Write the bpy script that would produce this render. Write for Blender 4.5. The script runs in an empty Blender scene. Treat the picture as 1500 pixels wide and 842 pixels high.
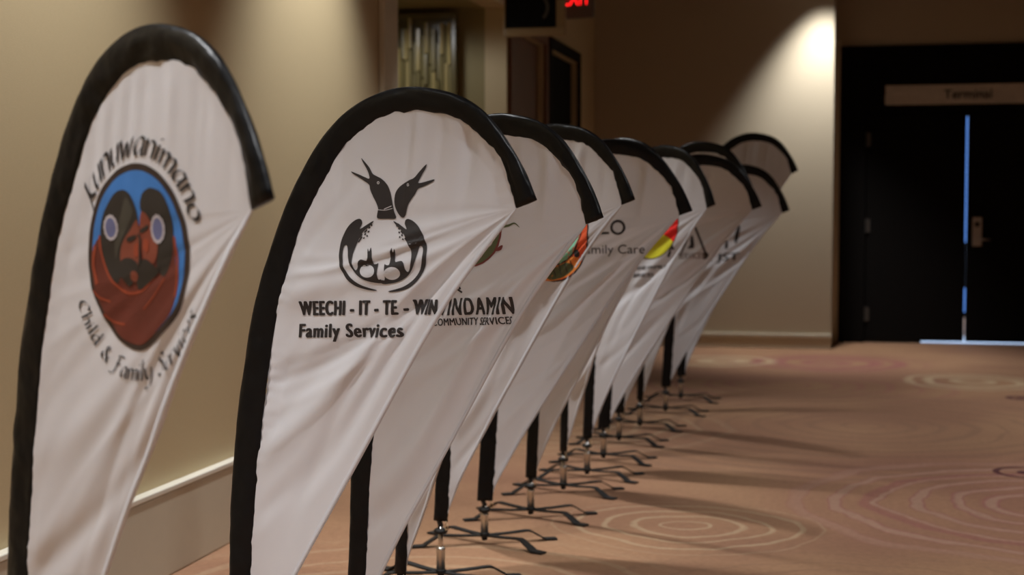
import bpy, bmesh, math, random
from mathutils import Vector, noise
from mathutils.geometry import tessellate_polygon
from mathutils.bvhtree import BVHTree

C = bpy.context.scene.collection
PI = math.pi

# ------------------------------------------------------------------ camera, world, exposure
F_PX = 2190.0
PITCH = math.atan(113 / F_PX)
YAW = math.atan(490 / F_PX)
cam_data = bpy.data.cameras.new('camera')
cam_data.sensor_width = 36.0
cam_data.lens = F_PX / 1500 * 36.0
cam_data.dof.use_dof = True
cam_data.dof.focus_distance = 3.55
cam_data.dof.aperture_fstop = 3.6
cam_data.clip_end = 60
cam = bpy.data.objects.new('camera', cam_data)
cam.location = (0, 0, 1.3)
cam.rotation_euler = (PI / 2 - PITCH, 0, YAW)
C.objects.link(cam)
scene = bpy.context.scene
scene.camera = cam
world = bpy.data.worlds.new('world')
scene.world = world
world.use_nodes = True
world.node_tree.nodes['Background'].inputs[0].default_value = (0.30, 0.38, 0.5, 1)
world.node_tree.nodes['Background'].inputs[1].default_value = 0.02
scene.view_settings.view_transform = 'Standard'
scene.view_settings.look = 'None'
scene.view_settings.gamma = 1
scene.view_settings.use_curve_mapping = False
scene.view_settings.exposure = 0.06

CEIL = 3.7
# ceiling downlights, the hall ones added as fill: (x, y, watts, half cone degrees, blend)
WASH = [(-1.93, -0.55, 340, 46, .7), (-1.93, 1.75, 340, 42, .6), (-1.93, 4.08, 350, 36.5, .8), (-1.93, 6.40, 350, 36.5, .8),
        (-1.93, 8.73, 190, 37, .5), (-0.22, 13.90, 420, 37, .8)]
HALL_FILL = [(0.7, -1.2, 520, 62, .8), (0.7, 1.6, 380, 60, .8), (1.3, 4.6, 300, 55, .8), (1.6, 7.6, 290, 55, .8), (1.5, 11.0, 300, 48, .8)]  # added lamps out of view that brighten the flags and open floor
LIGHT_COLOR = (0.985, 1.0, 1.015)

# ------------------------------------------------------------------ helpers
def new_obj(name, mesh, mat=None, parent=None):
    o = bpy.data.objects.new(name, mesh)
    C.objects.link(o)
    if mat is not None and len(mesh.materials) == 0:
        mesh.materials.append(mat)
    if parent is not None:
        o.parent = parent
    return o

def from_bm(name, bm, mat=None, parent=None, smooth=False, recalc=True):
    if recalc:
        bmesh.ops.recalc_face_normals(bm, faces=bm.faces[:])
    if smooth:
        for f in bm.faces:
            f.smooth = True
    me = bpy.data.meshes.new(name)
    bm.to_mesh(me)
    bm.free()
    return new_obj(name, me, mat, parent)

def add_box(bm, x0, x1, y0, y1, z0, z1, bevel=0.0):
    vs = [bm.verts.new((x, y, z)) for x in (x0, x1) for y in (y0, y1) for z in (z0, z1)]
    idx = [(0, 1, 3, 2), (4, 6, 7, 5), (0, 4, 5, 1), (2, 3, 7, 6), (0, 2, 6, 4), (1, 5, 7, 3)]
    fs = [bm.faces.new([vs[i] for i in q]) for q in idx]
    if bevel > 0:
        es = list({e for f in fs for e in f.edges})
        bmesh.ops.bevel(bm, geom=es, offset=bevel, segments=2, affect='EDGES', profile=.5)

def add_tube(bm, pts, radii, n=12, caps=True):
    pts = [Vector(p) for p in pts]
    if not hasattr(radii, '__len__'):
        radii = [radii] * len(pts)
    rings = []
    up = Vector((0, 1, 0))
    for i, p in enumerate(pts):
        t = (pts[min(i + 1, len(pts) - 1)] - pts[max(i - 1, 0)])
        t = t.normalized() if t.length > 1e-9 else Vector((0, 0, 1))
        a = up.cross(t)
        if a.length < 1e-4:
            a = Vector((1, 0, 0)).cross(t)
        a.normalize()
        b = t.cross(a)
        rings.append([bm.verts.new(p + (a * math.cos(2 * PI * k / n) + b * math.sin(2 * PI * k / n)) * radii[i]) for k in range(n)])
    for r0, r1 in zip(rings[:-1], rings[1:]):
        for k in range(n):
            bm.faces.new((r0[k], r0[(k + 1) % n], r1[(k + 1) % n], r1[k]))
    if caps:
        bm.faces.new(rings[0][::-1])
        bm.faces.new(rings[-1])

def add_lathe(bm, prof, n=20, cx=0, cy=0):
    rings = []
    for r, z in prof:
        rings.append([bm.verts.new((cx + r * math.cos(2 * PI * k / n), cy + r * math.sin(2 * PI * k / n), z)) for k in range(n)])
    for r0, r1 in zip(rings[:-1], rings[1:]):
        for k in range(n):
            bm.faces.new((r0[k], r0[(k + 1) % n], r1[(k + 1) % n], r1[k]))
    bm.faces.new(rings[0][::-1])
    bm.faces.new(rings[-1])

def thing(name, label, cat, loc=(0, 0, 0), rotz=0.0, group=None):
    o = bpy.data.objects.new(name, None)
    o.empty_display_size = .1
    C.objects.link(o)
    o.location = loc
    o.rotation_euler = (0, 0, rotz)
    tag(o, label, cat, group)
    return o

def tag(o, label, cat, group=None):
    o['label'] = label
    o['category'] = cat
    if group:
        o['group'] = group

def struct(name, bm, mat, parent=None, smooth=False):
    o = from_bm(name, bm, mat, parent, smooth)
    if parent is None:
        o['kind'] = 'structure'
    return o

# ------------------------------------------------------------------ materials
def lin(c):
    return tuple(((v / 255) / 12.92 if v / 255 <= .04045 else ((v / 255 + .055) / 1.055) ** 2.4) for v in c)

class NT:
    def __init__(self, name):
        self.mat = bpy.data.materials.new(name)
        self.mat.use_nodes = True
        self.t = self.mat.node_tree
        self.bsdf = self.t.nodes['Principled BSDF']
    def n(self, kind, **kw):
        nd = self.t.nodes.new(kind)
        for k, v in kw.items():
            setattr(nd, k, v)
        return nd
    def l(self, a, b):
        self.t.links.new(a, b)
    def val(self, sock, v):
        if hasattr(v, 'is_linked'):
            self.l(v, sock)
        else:
            sock.default_value = v
    def math(self, op, a, b=0.0, c=0.0, clamp=False):
        nd = self.n('ShaderNodeMath', operation=op, use_clamp=clamp)
        self.val(nd.inputs[0], a); self.val(nd.inputs[1], b); self.val(nd.inputs[2], c)
        return nd.outputs[0]
    def mix(self, fac, a, b):
        nd = self.n('ShaderNodeMix', data_type='RGBA')
        self.val(nd.inputs[0], fac)
        self.val(nd.inputs[6], a if hasattr(a, 'is_linked') else (*a, 1))
        self.val(nd.inputs[7], b if hasattr(b, 'is_linked') else (*b, 1))
        return nd.outputs[2]
    def smooth(self, x, a, b):
        nd = self.n('ShaderNodeMapRange', interpolation_type='SMOOTHSTEP')
        self.val(nd.inputs[0], x)
        nd.inputs[1].default_value = a; nd.inputs[2].default_value = b
        return nd.outputs[0]
    def noise(self, vec, scale, detail=3.0, rough=.5):
        nd = self.n('ShaderNodeTexNoise')
        self.l(vec, nd.inputs['Vector'])
        nd.inputs['Scale'].default_value = scale
        nd.inputs['Detail'].default_value = detail
        nd.inputs['Roughness'].default_value = rough
        return nd.outputs['Fac']
    def coord(self):
        return self.n('ShaderNodeTexCoord').outputs['Object']
    def scaled(self, vec, s):
        nd = self.n('ShaderNodeVectorMath', operation='MULTIPLY')
        self.l(vec, nd.inputs[0]); nd.inputs[1].default_value = s
        return nd.outputs[0]
    def bump(self, h, strength=.3, dist=.01):
        nd = self.n('ShaderNodeBump')
        self.l(h, nd.inputs['Height'])
        nd.inputs['Strength'].default_value = strength
        nd.inputs['Distance'].default_value = dist
        self.l(nd.outputs[0], self.bsdf.inputs['Normal'])

def simple(name, col, rough=.6, metal=0.0, var=.08, scale=20, spec=.5, bump=0.0):
    m = NT(name)
    co = m.coord()
    nz = m.noise(co, scale, 4)
    a = tuple(min(1, c * (1 - var)) for c in col)
    b = tuple(min(1, c * (1 + var)) for c in col)
    m.l(m.mix(nz, a, b), m.bsdf.inputs['Base Color'])
    m.bsdf.inputs['Roughness'].default_value = rough
    m.bsdf.inputs['Metallic'].default_value = metal
    m.bsdf.inputs['Specular IOR Level'].default_value = spec
    if bump > 0:
        m.bump(m.noise(co, scale * 3, 3), bump, .002)
    return m.mat

def emission(name, col, strength):
    m = NT(name)
    m.bsdf.inputs['Base Color'].default_value = (*col, 1)
    m.bsdf.inputs['Emission Color'].default_value = (*col, 1)
    m.bsdf.inputs['Emission Strength'].default_value = strength
    m.bsdf.inputs['Roughness'].default_value = .4
    return m.mat

def make_wallcover(name, col):
    m = NT(name)
    co = m.coord()
    w1 = m.noise(m.scaled(co, (60, 60, 900)), 1, 2)       # horizontal threads
    w2 = m.noise(m.scaled(co, (700, 700, 40)), 1, 2)      # vertical threads
    blot = m.noise(co, 1.3, 3)
    weave = m.math('ADD', m.math('MULTIPLY', w1, .6), m.math('MULTIPLY', w2, .4))
    c = m.mix(weave, tuple(v * .86 for v in col), tuple(min(1, v * 1.12) for v in col))
    c2 = m.mix(m.math('MULTIPLY', blot, .25), c, tuple(v * .9 for v in col))
    m.l(c2, m.bsdf.inputs['Base Color'])
    m.bsdf.inputs['Roughness'].default_value = .55
    m.bsdf.inputs['Specular IOR Level'].default_value = .3
    m.bump(weave, .25, .002)
    return m.mat

def make_cloth():
    m = NT('white_polyester')
    co = m.coord()
    w = m.math('ADD', m.noise(m.scaled(co, (1500, 1, 90)), 1, 1), m.noise(m.scaled(co, (90, 1, 1500)), 1, 1))
    blot = m.noise(co, 5, 3)
    c = m.mix(blot, (.70, .70, .735), (.77, .77, .805))
    m.l(c, m.bsdf.inputs['Base Color'])
    m.bsdf.inputs['Roughness'].default_value = .48
    m.bsdf.inputs['Specular IOR Level'].default_value = .35
    m.bsdf.inputs['Sheen Weight'].default_value = .15
    m.bump(w, .08, .0006)
    tr = m.n('ShaderNodeBsdfTranslucent')
    m.l(c, tr.inputs['Color'])
    mx = m.n('ShaderNodeMixShader')
    mx.inputs[0].default_value = .22
    m.l(m.bsdf.outputs[0], mx.inputs[1]); m.l(tr.outputs[0], mx.inputs[2])
    m.l(mx.outputs[0], m.t.nodes['Material Output'].inputs['Surface'])
    return m.mat

def make_nylon():
    m = NT('black_nylon')
    co = m.coord()
    nz = m.noise(m.scaled(co, (14, 30, 14)), 2.2, 4)
    m.l(m.mix(nz, (.003, .003, .0034), (.008, .008, .009)), m.bsdf.inputs['Base Color'])
    m.bsdf.inputs['Roughness'].default_value = .36
    m.bsdf.inputs['Specular IOR Level'].default_value = .2
    m.bump(m.noise(m.scaled(co, (9, 20, 9)), 1.6, 2), .6, .010)
    return m.mat

def make_carpet():
    m = NT('patterned_carpet')
    co = m.coord()
    dn = m.n('ShaderNodeTexNoise'); m.l(co, dn.inputs['Vector'])
    dn.inputs['Scale'].default_value = 1.6; dn.inputs['Detail'].default_value = 3
    off = m.n('ShaderNodeVectorMath', operation='SUBTRACT'); m.l(dn.outputs['Color'], off.inputs[0]); off.inputs[1].default_value = (.5, .5, .5)
    sc = m.n('ShaderNodeVectorMath', operation='SCALE'); m.l(off.outputs[0], sc.inputs[0]); sc.inputs['Scale'].default_value = .26
    wv = m.n('ShaderNodeVectorMath', operation='ADD'); m.l(co, wv.inputs[0]); m.l(sc.outputs[0], wv.inputs[1])
    warp = wv.outputs[0]
    base_a, base_b = (.345, .190, .104), (.275, .140, .082)
    cream, pink, maroon, brown = (.49, .36, .22), (.27, .09, .085), (.06, .012, .020), (.22, .118, .072)
    big = m.noise(co, .8, 3)
    col = m.mix(m.smooth(big, .35, .65), base_a, base_b)
    def dist(c, w=warp):
        d = m.n('ShaderNodeVectorMath', operation='DISTANCE')
        m.l(w, d.inputs[0]); d.inputs[1].default_value = (c[0], c[1], 0)
        return d.outputs['Value']
    # (center, outer radius, ring pitch, colour, strength, ring sharpness lo, hi)
    systems = [((.10, 9.2), 2.3, .17, brown, .5, .1, .9), ((-.45, 11.3), 1.5, .21, pink, .35, .0, .9),
               ((.95, 6.85), 1.35, .17, pink, .8, -.2, .6), ((.95, 6.85), 1.35, .17, cream, .48, .3, .9), ((.9, 7.0), 1.5, .2, pink, .15, -3, -2),
               ((2.4, 9.0), 1.5, .19, cream, .35, .3, .9), ((-.62, 6.12), .62, .115, cream, .6, .55, .98),
               ((-1.4, 4.6), 1.2, .16, cream, .3, .4, .95), ((.0, 4.9), 1.0, .15, brown, .3, .2, .9),
               ((-.15, 13.0), .9, .22, pink, .75, -.7, .5), ((-1.05, 12.95), .55, .25, cream, .75, -.9, .2),
               ((.95, 11.8), .62, .18, cream, .75, -.4, .6), ((-1.7, 8.8), 1.2, .18, cream, .3, .3, .9)]
    for c, R, pitch, k, s, lo, hi in systems:
        d = dist(c)
        jit = m.n('ShaderNodeTexNoise', noise_dimensions='1D')
        m.l(m.math('MULTIPLY', d, 1.6 / pitch), jit.inputs['W']); jit.inputs['Scale'].default_value = 1
        dj = m.math('ADD', d, m.math('MULTIPLY', jit.outputs['Fac'], pitch * .9))
        ring = m.smooth(m.math('SINE', m.math('MULTIPLY', dj, 2 * PI / pitch)), lo, hi)
        mask = m.math('SUBTRACT', 1.0, m.smooth(d, R * .72, R))
        fac = m.math('MULTIPLY', m.math('MULTIPLY', ring, mask), s)
        col = m.mix(fac, col, k)
    for c, R, w in [((.895, 7.75), .155, .022), ((.895, 7.75), .035, .03), ((1.21, 10.85), .10, .03), ((1.21, 10.85), .03, .03)]:
        d = dist(c, co)
        band = m.math('SUBTRACT', 1.0, m.smooth(m.math('ABSOLUTE', m.math('SUBTRACT', d, R)), w * .5, w))
        col = m.mix(m.math('MULTIPLY', band, .9), col, maroon)
    pile = m.noise(co, 260, 2)
    pile2 = m.noise(co, 38, 3)
    pv = m.math('ADD', m.math('MULTIPLY', pile, .55), m.math('MULTIPLY', pile2, .45))
    dark = m.n('ShaderNodeMix', data_type='RGBA', blend_type='MULTIPLY')
    dark.inputs[0].default_value = 1
    m.l(col, dark.inputs[6])
    m.l(m.mix(m.smooth(pv, .3, .7), (.80, .79, .78), (1.1, 1.1, 1.1)), dark.inputs[7])
    m.l(dark.outputs[2], m.bsdf.inputs['Base Color'])
    m.bsdf.inputs['Roughness'].default_value = .95
    m.bsdf.inputs['Specular IOR Level'].default_value = .1
    m.bsdf.inputs['Sheen Weight'].default_value = .1
    m.bump(pv, .6, .006)
    return m.mat

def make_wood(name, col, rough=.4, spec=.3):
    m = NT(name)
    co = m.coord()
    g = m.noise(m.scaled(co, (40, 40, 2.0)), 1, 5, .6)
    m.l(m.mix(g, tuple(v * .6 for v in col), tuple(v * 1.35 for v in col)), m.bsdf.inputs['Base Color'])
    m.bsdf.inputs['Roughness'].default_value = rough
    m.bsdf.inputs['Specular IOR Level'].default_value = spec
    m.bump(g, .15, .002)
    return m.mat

M = {}
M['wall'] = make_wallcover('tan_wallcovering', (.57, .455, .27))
M['far'] = make_wallcover('beige_wallcovering', (.50, .42, .30))
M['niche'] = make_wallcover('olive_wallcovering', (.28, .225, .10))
M['base'] = simple('painted_baseboard', (.56, .50, .385), .4, var=.03)
M['ledge'] = simple('lit_ledge', (.70, .66, .56), .35, var=.03)  # overhead light on the ledge put into a paler base colour
M['trim'] = simple('painted_trim', (.64, .58, .44), .45, var=.03)
M['dark_unseen_wall'] = make_wood('dark_right_wall', (.10, .055, .032), .5)  # dark colour chosen for the unseen right wall to cut bounced light
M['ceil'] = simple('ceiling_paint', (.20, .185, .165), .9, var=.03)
M['carpet'] = make_carpet()
M['cloth'] = make_cloth()
M['nylon'] = make_nylon()
M['chrome'] = simple('chrome_steel', (.72, .68, .62), .3, 1.0, var=.05)
M['iron'] = simple('black_powder_coat', (.010, .0095, .009), .5, var=.2, scale=60, bump=.1, spec=.35)
M['pole'] = simple('black_fibreglass', (.01, .01, .01), .35, var=.1)
M['rubber'] = simple('black_rubber', (.006, .006, .006), .6)
M['brass'] = simple('brass_hook', (.55, .42, .26), .35, 1.0)
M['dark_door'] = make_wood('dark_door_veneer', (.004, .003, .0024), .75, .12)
M['brown_door'] = make_wood('brown_door_veneer', (.16, .066, .033), .45)
M['black_door'] = simple('black_door_paint', (.003, .003, .003), .8, spec=.1)
M['steel'] = simple('brushed_steel', (.42, .37, .33), .4, .6)
M['hinge'] = simple('dull_hinge_steel', (.10, .09, .08), .5, .7)
M['paper'] = simple('crumpled_paper', (.62, .57, .50), .9, var=.12, scale=14, bump=.5)
M['ink'] = simple('black_ink', (.022, .019, .021), .55, var=.15)
M['ink2'] = simple('soft_black_ink', (.03, .025, .027), .55, var=.2)
M['sign_black'] = simple('sign_black', (.003, .003, .003), .7, spec=.15)
M['sign_tan'] = simple('sign_tan_frame', (.30, .20, .09), .5)
M['sign_grey'] = simple('sign_grey_print', (.05, .045, .035), .6)
M['glass'] = simple('olive_ribbed_glass', (.40, .32, .14), .16, var=.2, scale=6, spec=.7)
M['glass_mid'] = simple('mid_olive_glass', (.20, .165, .07), .25, var=.2, scale=6, spec=.6)
M['glass_dark'] = simple('dark_olive_glass', (.12, .095, .04), .2, var=.2, scale=6, spec=.7)
M['exit_red'] = emission('exit_red_glow', (1.0, .01, .012), 2.2)
M['exit_box'] = simple('exit_housing', (.22, .20, .18), .5)
M['lens'] = emission('downlight_lens', (1, .9, .76), 6)
M['daylight'] = emission('daylit_window', (.10, .27, .78), .95)
M['bounce_strip'] = simple('pale_bounce_strip', (.6, .6, .6), .5)  # added reflector strip behind the double doors
M['paint_white'] = simple('white_paint', (.7, .68, .64), .5)

def ink(name, rgb, gain=1.55, var=.12, scale=25):
    c = tuple(min(.9, v * gain) for v in lin(rgb))
    M[name] = simple('print_' + name, c, .55, var=var, scale=scale)
ink('p_brown', (38, 26, 22)); ink('p_blue', (45, 98, 160)); ink('p_hair', (30, 26, 24)); ink('p_hair_sheen', (52, 50, 44))
ink('p_face', (104, 50, 36)); ink('p_face2', (106, 50, 36)); ink('p_orange', (120, 48, 27)); ink('p_blanket', (80, 30, 21), var=.3, scale=12)
ink('p_rosette', (84, 88, 122)); ink('p_pale', (158, 153, 158)); ink('p_red', (200, 22, 20)); ink('p_yellow', (176, 172, 36))
ink('p_teal', (110, 165, 140)); ink('p_tangerine', (205, 80, 42)); ink('p_green', (70, 78, 52)); ink('p_darkred', (95, 40, 40)); ink('p_amber', (205, 120, 50))
ink('p_grey', (120, 112, 112))

# ------------------------------------------------------------------ room shell
LX = -2.38                                   # left wall face
b = bmesh.new(); add_box(b, -4.2, 5.3, -5.2, 21, -.1, 0)
struct('floor', b, M['carpet'])
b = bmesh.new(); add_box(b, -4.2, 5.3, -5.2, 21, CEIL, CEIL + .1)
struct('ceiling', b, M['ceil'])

N0, N1, NX, NZ = 7.745, 10.46, -3.42, 2.74   # wall niche
D2a, D2b, D3a, D3b, DH = 10.60, 11.80, 12.05, 13.30, 2.62
b = bmesh.new()
add_box(b, LX - .16, LX, -5.1, 7.45, 0, CEIL)
add_box(b, LX - .16, LX, 7.45, N1, NZ, CEIL)
add_box(b, LX - .16, LX - .012, 7.45, N0, 0, NZ)
add_box(b, LX - .16, LX, N1, D2a, 0, CEIL)
add_box(b, LX - .16, LX, D2a, D2b, DH, CEIL)
add_box(b, LX - .16, LX, D2b, D3a, 0, CEIL)
add_box(b, LX - .16, LX, D3a, D3b, DH, CEIL)
add_box(b, LX - .16, LX, D3b, 14.27, 0, CEIL)
struct('wall_left', b, M['wall'])
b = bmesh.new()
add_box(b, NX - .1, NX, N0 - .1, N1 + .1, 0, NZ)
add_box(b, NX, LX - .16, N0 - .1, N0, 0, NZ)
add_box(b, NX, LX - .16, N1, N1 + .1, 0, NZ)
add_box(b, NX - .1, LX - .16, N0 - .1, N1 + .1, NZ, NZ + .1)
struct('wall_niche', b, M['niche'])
b = bmesh.new(); add_box(b, LX - .012, LX + .022, 7.50, N0, 0, NZ + .12, .006)
struct('trim_1', b, M['trim'])
b = bmesh.new(); add_box(b, LX + .001, LX + .03, N0 + .002, N1 + .12, NZ + .0, NZ + .12, .006)
struct('trim_2', b, M['trim'])

RX0, RX1, FY, DY = -.13, 2.39, 14.27, 15.10   # door recess
b = bmesh.new()
add_box(b, LX - .16, RX0, FY, DY + .12, 0, CEIL)
add_box(b, RX1, 5.2, FY, DY + .12, 0, CEIL)
struct('wall_far', b, M['far'])
b = bmesh.new()
add_box(b, RX0, -.075, DY, DY + .12, 0, CEIL)
add_box(b, 2.335, RX1, DY, DY + .12, 0, CEIL)
add_box(b, -.075, 2.335, DY, DY + .12, 2.90, CEIL)
struct('wall_recess', b, M['far'])
b = bmesh.new(); add_box(b, 5.0, 5.2, -5.1, FY, 0, CEIL)
struct('wall_right', b, M['dark_unseen_wall'])  # out of view, kept dark to reduce bounce
b = bmesh.new(); add_box(b, LX - .16, 5.2, -5.2, -5.1, 0, CEIL)
struct('wall_back', b, M['far'])
# the room beyond the double doors
b = bmesh.new()
add_box(b, -1.3, -1.2, DY + .12, 19.1, 0, CEIL); add_box(b, 4.4, 4.5, DY + .12, 19.1, 0, CEIL)
add_box(b, -1.2, 4.4, 19.0, 19.1, 0, CEIL)
struct('wall_beyond', b, M['paint_white'])
b = bmesh.new()
for x in (.0, 1.2, 2.4):
    add_box(b, x - .05, x + .05, 18.9, 18.99, .0, 2.8)
for z in (.0, .36, .85, 2.75):
    add_box(b, -.05, 2.45, 18.9, 18.99, z, z + .06)
add_box(b, -.05, 2.45, 18.92, 18.99, .36, .9)
win = struct('window_1', b, M['black_door'])
for x in (.0, 1.2):
    for z0, z1 in ((.06, .36), (.91, 2.75)):
        p = bmesh.new(); add_box(p, x + .05, x + 1.15, 18.96, 18.985, z0, z1)
        from_bm('pane', p, M['daylight'], win)

b = bmesh.new(); add_box(b, .05, 2.2, DY + .09, DY + .9, .0, .004)
struct('bounce_trim', b, M['bounce_strip'])  # pale strip added behind the doors to brighten the gap beneath them
ld = bpy.data.lights.new('daylight_fill', 'AREA')  # added area lamp standing in for daylight, lights the floor behind the doors
ld.energy = 160; ld.size = 2.0; ld.color = (.55, .72, 1.0)
lo = bpy.data.objects.new('daylight_fill', ld); C.objects.link(lo)
lo.location = (1.2, 18.6, 2.0); lo.rotation_euler = (-1.25, 0, 0)

# baseboards
def baseboard(name, boxes, mat):
    b = bmesh.new()
    for q in boxes:
        add_box(b, *q, .006)
    return struct(name, b, mat)
baseboard('baseboard_left', [(LX + .001, LX + .040, -5.0, 7.45, 0, .30)], M['base'])
bl = bmesh.new(); add_box(bl, LX + .001, LX + .044, -5.0, 7.45, .300, .320, .004)
from_bm('ledge', bl, M['ledge'], bpy.data.objects['baseboard_left'])['label'] = 'ledge along the top of the baseboard, overhead light put into its pale colour'
baseboard('baseboard_far', [(LX + .02, RX0, FY - .018, FY - .001, 0, .105), (LX + .02, RX0 + .005, FY - .026, FY - .001, .105, .14)], M['base'])
b = bmesh.new(); add_box(b, RX0, -.075, DY - .02, DY - .001, 0, 2.96, .004)
struct('trim_3', b, M['trim'])

# hall doors at left
def side_door(name, y0, y1, mat, casing):
    b = bmesh.new()
    add_box(b, LX - .10, LX - .05, y0 + .005, y1 - .005, .01, DH - .01, .003)
    for q in ((y0 + .12, y1 - .12, 1.45, DH - .25), (y0 + .12, y1 - .12, .22, 1.2)):
        add_box(b, LX - .055, LX - .042, q[0], q[1], q[2], q[3], .004)
    d = struct(name, b, mat)
    c = bmesh.new()
    add_box(c, LX + .001, LX + .025, y0 - .09, y0, 0, DH + .09, .004)
    add_box(c, LX + .001, LX + .025, y1, y1 + .09, 0, DH + .09, .004)
    add_box(c, LX + .001, LX + .025, y0, y1, DH, DH + .09, .004)
    from_bm('door_casing', c, casing, d)
    h = bmesh.new()
    add_tube(h, [(LX - .05, y0 + .1, 1.0), (LX + .01, y0 + .1, 1.0), (LX + .01, y0 + .22, 1.0)], .011)
    from_bm('lever_handle', h, M['steel'], d, True)
    return d
side_door('door_2', D2a, D2b, M['brown_door'], M['brown_door'])
side_door('door_3', D3a, D3b, M['black_door'], M['dark_door'])

# double doors in the recess
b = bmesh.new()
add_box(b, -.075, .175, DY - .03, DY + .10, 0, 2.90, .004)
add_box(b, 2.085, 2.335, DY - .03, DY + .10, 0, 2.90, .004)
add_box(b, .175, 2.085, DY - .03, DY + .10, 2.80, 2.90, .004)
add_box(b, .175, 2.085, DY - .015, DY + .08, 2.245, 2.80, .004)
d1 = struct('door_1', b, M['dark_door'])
def leaf(x0, x1, hx, side, z0):
    l = bmesh.new()
    add_box(l, x0, x1, DY + .0, DY + .05, z0, 2.238, .003)
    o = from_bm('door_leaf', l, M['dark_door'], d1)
    for z in (.28, 1.15, 1.99):
        h = bmesh.new()
        add_tube(h, [(hx, DY - .012, z - .07), (hx, DY - .012, z + .07)], .012, 10)
        add_box(h, hx, hx + side * .035, DY - .008, DY - .001, z - .065, z + .065)
        from_bm('hinge', h, M['hinge'], o)
    return o
la = leaf(.178, 1.118, .186, 1, .024)
rb = leaf(1.134, 2.082, 2.074, -1, .024)
b = bmesh.new()
add_box(b, .16, .23, DY + .052, DY + .085, .0, 2.26); add_box(b, 2.03, 2.10, DY + .052, DY + .085, .0, 2.26); add_box(b, .23, 2.03, DY + .052, DY + .085, 2.21, 2.26)
from_bm('leak_stop', b, M['dark_door'], d1)  # strips added behind the leaves to block light leaking round them
b = bmesh.new(); add_box(b, .182, .72, DY + .006, DY + .04, .003, .03)
from_bm('door_sweep', b, M['rubber'], la)
b = bmesh.new()
add_box(b, 1.185, 1.275, DY - .022, DY - .001, .955, 1.235, .006)
lk = from_bm('lock_plate', b, M['steel'], rb)
b = bmesh.new(); add_lathe(b, [(.026, 0), (.026, .004)], 18)
for v in b.verts:
    v.co = Vector((1.228 + v.co.x, DY - .0235 - v.co.z, 1.165 + v.co.y))
o = from_bm('card_slot', b, M['rubber'], rb); o['label'] = 'round black reader window on the lock plate'
b = bmesh.new()
add_tube(b, [(1.235, DY - .02, 1.02), (1.235, DY - .07, 1.02), (1.25, DY - .075, 1.02), (1.345, DY - .072, 1.018)], [.014, .012, .011, .010])
from_bm('lever_handle', b, M['steel'], rb, True)

# crumpled paper sign over the doors
def paper_mesh(x0, x1, z0, z1, y, nx=60, nz=10):
    b = bmesh.new()
    g = {}
    for i in range(nx + 1):
        for j in range(nz + 1):
            x = x0 + (x1 - x0) * i / nx; z = z0 + (z1 - z0) * j / nz
            if i in (0, nx):
                x += .012 * noise.noise(Vector((7, z * 30, i)))
            dy = -.006 - .006 * noise.noise(Vector((x * 9, z * 14, 3))) - .003 * noise.noise(Vector((x * 30, z * 30, 9)))
            g[i, j] = b.verts.new((x, y + dy, z))
    for i in range(nx):
        for j in range(nz):
            b.faces.new((g[i, j], g[i + 1, j], g[i + 1, j + 1], g[i, j + 1]))
    r = bmesh.ops.extrude_face_region(b, geom=b.faces[:])
    bmesh.ops.translate(b, verts=[v for v in r['geom'] if isinstance(v, bmesh.types.BMVert)], vec=(0, -.0015, 0))
    return b
ps = from_bm('paper_sign', paper_mesh(.352, 1.90, 2.322, 2.512, DY - .02), M['paper'])
tag(ps, 'long crumpled off-white paper sign taped above the dark double doors', 'sign')

def text_bm(body, size, bold=0.0, shear=0.0, sx=1.0, align='LEFT', spacing=1.0):
    """outline of a line of text as a flat bmesh in x (along) / y (up)"""
    cu = bpy.data.curves.new('lettering', 'FONT')
    cu.body = body; cu.size = size; cu.offset = bold * size; cu.shear = shear
    cu.align_x = align; cu.space_character = spacing; cu.resolution_u = 4
    o = bpy.data.objects.new('lettering', cu)
    C.objects.link(o)
    dg = bpy.context.evaluated_depsgraph_get()
    me = bpy.data.meshes.new_from_object(o.evaluated_get(dg))
    bm = bmesh.new(); bm.from_mesh(me)
    bpy.data.objects.remove(o); bpy.data.curves.remove(cu); bpy.data.meshes.remove(me)
    for v in bm.verts:
        v.co.x *= sx
    return bm

b = text_bm('Terminal', .125, .012, align='CENTER')
for v in b.verts:
    v.co = Vector((1.125 + v.co.x, DY - .040, 2.375 + v.co.y))
o = from_bm('printed_lettering', b, M['ink2'], ps)
o['label'] = 'small dark lettering at the middle of the sign'

# ------------------------------------------------------------------ niche panel of staggered glass strips
gp = thing('glass_panel', 'olive ribbed glass panel of staggered vertical strips in the wall niche', 'panel', (-2.99, 10.36, 0))
b = bmesh.new(); add_box(b, -.20, .235, .02, .05, .05, 2.66)
add_box(b, -.235, -.20, -.03, .05, .0, 2.70, .004); add_box(b, .235, .27, -.03, .05, .0, 2.70, .004); add_box(b, -.20, .235, -.03, .05, .0, .05); add_box(b, -.20, .235, -.03, .05, 2.66, 2.70)
from_bm('panel_frame', b, M['glass_dark'], gp)
rnd = random.Random(4)
sw = .029
meshes = []
for L, gm in ((.22, 'glass'), (.30, 'glass'), (.22, 'glass_mid'), (.30, 'glass_mid'), (.26, 'glass_mid')):
    b = bmesh.new(); add_box(b, -sw * .44, sw * .44, -.012, .012, -L / 2, L / 2, .003)
    me = bpy.data.meshes.new('glass_strip'); b.to_mesh(me); b.free(); me.materials.append(M[gm]); meshes.append((L, me))
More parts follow.
